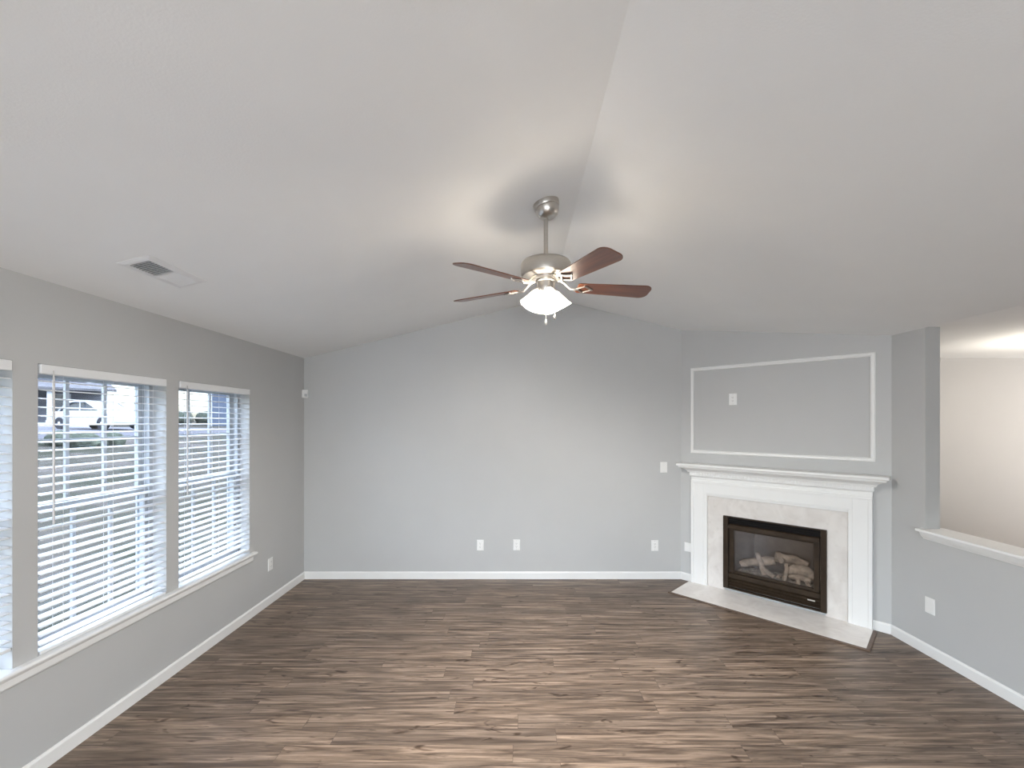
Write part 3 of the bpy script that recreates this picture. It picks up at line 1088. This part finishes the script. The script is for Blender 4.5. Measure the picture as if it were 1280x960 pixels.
# blades
ZBL = zz(2.556)
def blade_outline():
    pts = []
    r0, r1 = 0.205, 0.660
    w0, w1 = 0.052, 0.071
    n = 10
    top = []
    for k in range(n + 1):
        t = k / n
        top.append((r0 + (r1 - 0.05 - r0) * t, w0 + (w1 - w0) * t))
    tip = []
    for k in range(1, 9):
        a = R(90) * (1 - k / 8)
        tip.append((r1 - 0.05 + 0.05 * math.cos(a), (w1 - 0.045) + 0.045 * math.sin(a)))
    up = top + tip
    root = [(r0 - 0.012, w0 - 0.012)]
    half = root + up
    return half + [(x, -y) for x, y in reversed(half)]
ol = blade_outline()
TH0 = 8
DROOP = (0.8, -1.2, 0.5, 2.5, 2.0)     # each blade sags a little differently
for k in range(5):
    a = R(TH0 + 72 * k)
    mb = MB()
    pitch = Matrix.Rotation(R(-13), 4, 'X')
    mb.prism(ol, 'z', -0.003, 0.003, pitch)
    bl = mb.build('fan_blade', M['blade'], fan, bevel=0.0015, loc=(0, 0, ZBL))
    bl.rotation_euler = (Matrix.Rotation(a, 4, 'Z') @ Matrix.Rotation(R(DROOP[k]), 4, 'Y')).to_euler()
    # blade bracket: curved arm and an open diamond plate under the blade
    mb = MB()
    mb.tube([(0.075, 0, 0.044), (0.110, 0, 0.030), (0.150, 0, -0.006), (0.195, 0, -0.010)], [0.011, 0.009, 0.008, 0.008], 10)
    for s in (-1, 1):
        for p, q in (((0.185, 0), (0.235, s * 0.034)), ((0.235, s * 0.034), (0.285, 0))):
            v0 = pitch @ Vector((p[0], p[1], -0.0075)); v1 = pitch @ Vector((q[0], q[1], -0.0075))
            mb.tube([v0, v1], 0.0055, 8)
    for p in ((0.235, 0.034), (0.235, -0.034), (0.285, 0)):
        mb.lathe([(0.007, -0.012), (0.007, -0.003)], 10, pitch @ Matrix.Translation((p[0], p[1], 0)))
    mb.build('blade_bracket', M['nickel'], bl, smooth=40)

# light kit: four bell shades
mb = MB()
mb.lathe([(0.006, zz(2.478)), (0.014, zz(2.482)), (0.030, zz(2.498)), (0.040, zz(2.512)), (0.040, zz(2.520))], 28)
mb.build('light_fitter', M['nickel'], fan, smooth=30)
for k in range(4):
    a = R(-75 + 90 * k)
    tilt = R(28)
    # local frame: z axis down along the shade
    base = Vector((0.040 * math.cos(a), 0.040 * math.sin(a), zz(2.535)))
    m = Matrix.Translation(base) @ Matrix.Rotation(a, 4, 'Z') @ Matrix.Rotation(math.pi - tilt, 4, 'Y')
    mb = MB()
    mb.lathe([(0.012, -0.015), (0.016, 0.0), (0.024, 0.012), (0.026, 0.030)], 20, m)
    ar = mb.build('lamp_holder', M['nickel'], fan, smooth=35)
    mb = MB()
    prof = [(0.024, 0.018), (0.031, 0.028), (0.038, 0.047), (0.047, 0.071), (0.056, 0.094), (0.066, 0.114), (0.070, 0.121)]
    inner = [(r - 0.003, z) for r, z in reversed(prof)]
    mb.lathe(prof + inner, 28, m, cap=False)
    mb.build('lamp_shade', M['shade'], fan, smooth=50)
    p = m @ Vector((0, 0, 0.070))
    lamp = point_light('lamp_bulb_light', (0, 0, 0), FAN_POINT, (1.0, 0.965, 0.92), 0.022)
    lamp.parent = fan
    lamp.location = p
# pull chains
for (x, y, z1, nm) in ((-0.002, -0.030, 2.322, 'pull_chain'), (0.052, -0.012, 2.358, 'pull_chain')):
    mb = MB()
    n = 40
    for i in range(n):
        z = zz(2.52) + (zz(z1 + 0.02) - zz(2.52)) * i / n
        bmesh.ops.create_icosphere(mb.bm, subdivisions=1, radius=0.0021, matrix=Matrix.Translation((x, y, z)))
    mb.tube([(x, y, zz(2.52)), (x, y, zz(z1 + 0.02))], 0.0009, 6)
    c = mb.build(nm, M['nickel'], fan, smooth=60)
    mb = MB(); mb.lathe([(0.002, 0.024), (0.006, 0.016), (0.008, 0.006), (0.006, -0.004), (0.002, -0.008)], 12, Matrix.Translation((x, y, zz(z1))))
    mb.build('chain_fob', M['nickel'], c, smooth=60)

# ------------------------------------------------------------------ lights out of the frame: added fill, and the lamps of the next room
point_light('rear_fill_light', (0.3, -2.2, 1.5), REAR_FILL, (0.90, 0.965, 1.0), 0.25)  # added fill without any lamp body, lifts the ceiling and walls
dl_d = bpy.data.lights.new('floor_fill_spot', 'SPOT')  # added spot without a fitting, brightens the floor ahead of the camera
dl_d.energy = FLOOR_FILL
dl_d.color = (1.0, 0.95, 0.88)
dl_d.spot_size = R(88)
dl_d.spot_blend = 1.0
dl_d.shadow_soft_size = 0.10
dl = bpy.data.objects.new('floor_fill_spot', dl_d)
dl.location = (-0.1, 0.75, 2.92)
C.objects.link(dl)
area_light('rear_fill_panel', (-0.4, YR + 0.02, 1.1), 3.4, REAR_FILL_PANEL, (0.93, 0.97, 1.0), (R(50), 0, 0), 2.0)  # added panel in for daylight, tilted down towards the front floor
point_light('dining_light', (5.5, 3.4, 1.9), DINING_LAMP, (1.0, 0.90, 0.78), 0.08)
up_d = bpy.data.lights.new('dining_uplight', 'SPOT')
up_d.energy = DINING_UPLIGHT
up_d.color = (1.0, 0.92, 0.80)
up_d.spot_size = R(150)
up_d.spot_blend = 0.8
up_d.shadow_soft_size = 0.08
up = bpy.data.objects.new('dining_uplight', up_d)
up.location = (4.7, 3.5, 1.85)
up.rotation_euler = (R(180), 0, 0)
C.objects.link(up)
area_light('dining_fill_panel', (XO - 0.05, 4.05, 1.4), 2.0, DINING_FILL, (1.0, 0.97, 0.94), (0, R(90), 0), 1.4)  # added panel on a windowless wall, evens the light on the far wall

# ------------------------------------------------------------------ outside
def ground_z(x, y):
    d = max(0.0, -x - 2.6)
    return -0.30 + 1.62 * min(1.0, d / 19.0) + 0.010 * max(0.0, d - 19.0)
mb = MB()
xs = [-2.55, -4, -6, -8, -10, -12, -15, -18, -21.6, -25, -30, -40, -60, -90, -140]
ysl = [-30, -10, 0, 5, 10, 15, 20, 25, 30, 40, 60, 90, 140, 200]
vv = [[mb.bm.verts.new((x, y, ground_z(x, y))) for y in ysl] for x in xs]
for i in range(len(xs) - 1):
    for j in range(len(ysl) - 1):
        mb.bm.faces.new((vv[i][j], vv[i][j + 1], vv[i + 1][j + 1], vv[i + 1][j]))
struct(mb.build('lawn', M['lawn']), 'dry sloping lawn outside the windows')
def ground_strip(name, mat, x0, x1, y0, y1, lift, label):
    mb = MB()
    n = 8
    r = []
    for i in range(n + 1):
        x = x0 + (x1 - x0) * i / n
        z = ground_z(x, 0) + lift
        r.append([(x, y0, z - 0.1), (x, y0, z), (x, y1, z), (x, y1, z - 0.1)])
    mb.loft(r)
    struct(mb.build(name, mat), label)
ground_strip('street', M['asphalt'], -18.6, -21.0, -30, 200, 0.03, 'pale street beyond the lawn')
ground_strip('driveway', M['concrete'], -21.0, -33, 17.5, 30, 0.03, 'pale driveway under the white car')

# car
def car():
    cx, cy = -22.9, 23.6
    root = empty('car', 'white car parked outside, seen through the middle blind', 'car', (cx, cy, ground_z(cx, cy) + 0.04), (0, 0, R(-10)))
    L, W = 4.5, 1.78
    prof = [(-2.25, 0.42), (-2.22, 0.78), (-1.95, 0.92), (-1.10, 0.98), (1.30, 0.96), (1.95, 0.86), (2.22, 0.70), (2.25, 0.40), (2.10, 0.24), (-2.10, 0.24)]
    mb = MB()
    rings = []
    for y, s, dz in ((-W / 2, 0.95, -0.02), (-W / 2 + 0.12, 1.0, 0.0), (W / 2 - 0.12, 1.0, 0.0), (W / 2, 0.95, -0.02)):
        rings.append([(x * s, y, z + (dz if z > 0.5 else 0)) for x, z in prof])
    mb.loft(rings)
    mb.build('car_body', M['car_paint'], root, bevel=0.05, smooth=40)
    cab = [(-1.55, 0.96), (-1.05, 1.36), (-0.55, 1.46), (0.25, 1.45), (1.15, 0.95)]
    mb = MB()
    rings = []
    for y, s in ((-W / 2 + 0.20, 0.0), (-W / 2 + 0.10, 0.06), (W / 2 - 0.10, 0.06), (W / 2 - 0.20, 0.0)):
        rings.append([(x, y, z) for x, z in cab])
    mb.loft(rings)
    mb.build('cabin_glass', M['dark_glass'], root, smooth=30)
    mb = MB()
    for s in (-1, 1):
        y0 = s * (W / 2 - 0.085)
        for p, q in zip(cab[:-1], cab[1:]):
            mb.tube([(p[0], y0, p[1]), (q[0], y0, q[1])], 0.035, 8)
        mb.tube([(-0.15, y0, 0.96), (-0.12, y0, 1.45)], 0.035, 8)
    mb.box(-1.05, 0.28, -W / 2 + 0.10, W / 2 - 0.10, 1.42, 1.485)
    mb.build('roof_panel', M['car_paint'], root, bevel=0.02)
    for x in (-1.38, 1.38):
        for s in (-1, 1):
            m = Matrix.Translation((x, s * (W / 2 - 0.10), 0.32)) @ Matrix.Rotation(R(90), 4, 'X')
            mb = MB(); mb.lathe([(0.20, -0.11), (0.31, -0.11), (0.33, -0.07), (0.33, 0.07), (0.31, 0.11), (0.20, 0.11)], 28, m)
            w = mb.build('wheel', M['tyre'], root, smooth=35)
            mb = MB(); mb.lathe([(0.03, -0.115), (0.19, -0.10), (0.20, 0.0), (0.19, 0.10), (0.03, 0.115)], 24, m)
            mb.build('hubcap', M['alloy'], w, smooth=35)
car()

# neighbouring houses
def gable_house(name, label, loc, rot, w, d, h, rise, wallmat, porch):
    root = empty(name, label, 'house', loc, (0, 0, rot))
    mb = MB()
    mb.prism([(-w / 2, -0.4), (w / 2, -0.4), (w / 2, h), (0, h + rise), (-w / 2, h)], 'y', 0, d)
    mb.build('house_wall', wallmat, root)
    mb = MB()
    o = 0.4
    k = rise / (w / 2)
    for s in (-1, 1):
        mb.prism([(0, h + rise), (s * (w / 2 + o), h - o * k), (s * (w / 2 + o), h - o * k + 0.2), (0, h + rise + 0.2)], 'y', -0.4, d + 0.4)
    mb.build('roof', M['roof'], root)
    mb = MB()
    for s in (-1, 1):
        mb.box(s * w / 2 - 0.12, s * w / 2 + 0.12, -0.03, 0.2, -0.3, h)
        mb.prism([(0, h + rise - 0.22), (s * (w / 2 + o), h - o * k - 0.22), (s * (w / 2 + o), h - o * k + 0.05), (0, h + rise + 0.05)], 'y', -0.46, -0.40)
    mb.build('corner_board', M['white_paint'], root)
    for x in (-w * 0.28, w * 0.02, w * 0.3):
        mb = MB(); mb.box(x - 0.55, x + 0.55, -0.05, 0.02, 0.9, 2.3)
        f = mb.build('house_window', M['white_paint'], root)
        mb = MB(); mb.box(x - 0.45, x + 0.45, -0.07, -0.04, 1.0, 2.2)
        mb.build('pane', M['dark_glass'], f)
    if porch:
        mb = MB(); mb.box(-w / 2, w / 2, -2.4, 0, -0.4, 0.12)
        mb.build('porch_floor', M['white_paint'], root)
        mb = MB(); mb.prism([(-2.7, 2.45), (0.0, 3.1), (0.0, 3.3), (-2.7, 2.62)], 'x', -w / 2 - 0.3, w / 2 + 0.3)
        mb.build('porch_roof', M['roof'], root)
        for i in range(5):
            x = -w / 2 + 0.3 + (w - 0.6) * i / 4
            mb = MB(); mb.box(x - 0.12, x + 0.12, -2.35, -2.11, 0.1, 2.5); mb.box(x - 0.17, x + 0.17, -2.40, -2.06, 0.1, 0.3)
            mb.build('porch_column', M['white_paint'], root)
    return root
gz = ground_z(-33, 30)
gable_house('house', 'grey house with white porch columns behind the parked car', (-36.5, 29.5, gz + 0.15), R(52), 12, 9, 3.0, 2.4, M['siding_grey'], True)
gable_house('house', 'blue sided house at the right of the corner window view', (-24.6, 42.0, ground_z(-23, 0) + 0.1), R(20), 9, 9, 5.4, 2.6, M['siding_blue'], False)

# hedge and trees on the skyline
def hedge(label, cx, cy, n, span, rad, seed, group):
    rnd = random.Random(seed)
    mb = MB()
    for i in range(n):
        t = (i + 0.5) / n - 0.5
        x = cx + span[0] * t + rnd.uniform(-.5, .5); y = cy + span[1] * t + rnd.uniform(-.5, .5)
        r = rad * rnd.uniform(0.7, 1.2)
        z = ground_z(x, y) + r * 0.5
        m = Matrix.Translation((x, y, z)) @ Matrix.Diagonal((1, 1, 0.8, 1))
        bmesh.ops.create_icosphere(mb.bm, subdivisions=3, radius=r, matrix=m)
    for v in mb.bm.verts:
        v.co += Vector((rnd.uniform(-1, 1), rnd.uniform(-1, 1), rnd.uniform(-1, 1))) * rad * 0.09
    return tag(mb.build('hedge', M['hedge'], smooth=80), label, 'hedge', group)
hedge('long low hedge on the skyline beyond the street in the corner window', -36, 62, 26, (40, 36), 1.1, 3, None)
hedge('small clipped green hedge on the lawn below the parked car', -15.9, 15.8, 7, (1.0, 1.2), 0.36, 5, None)
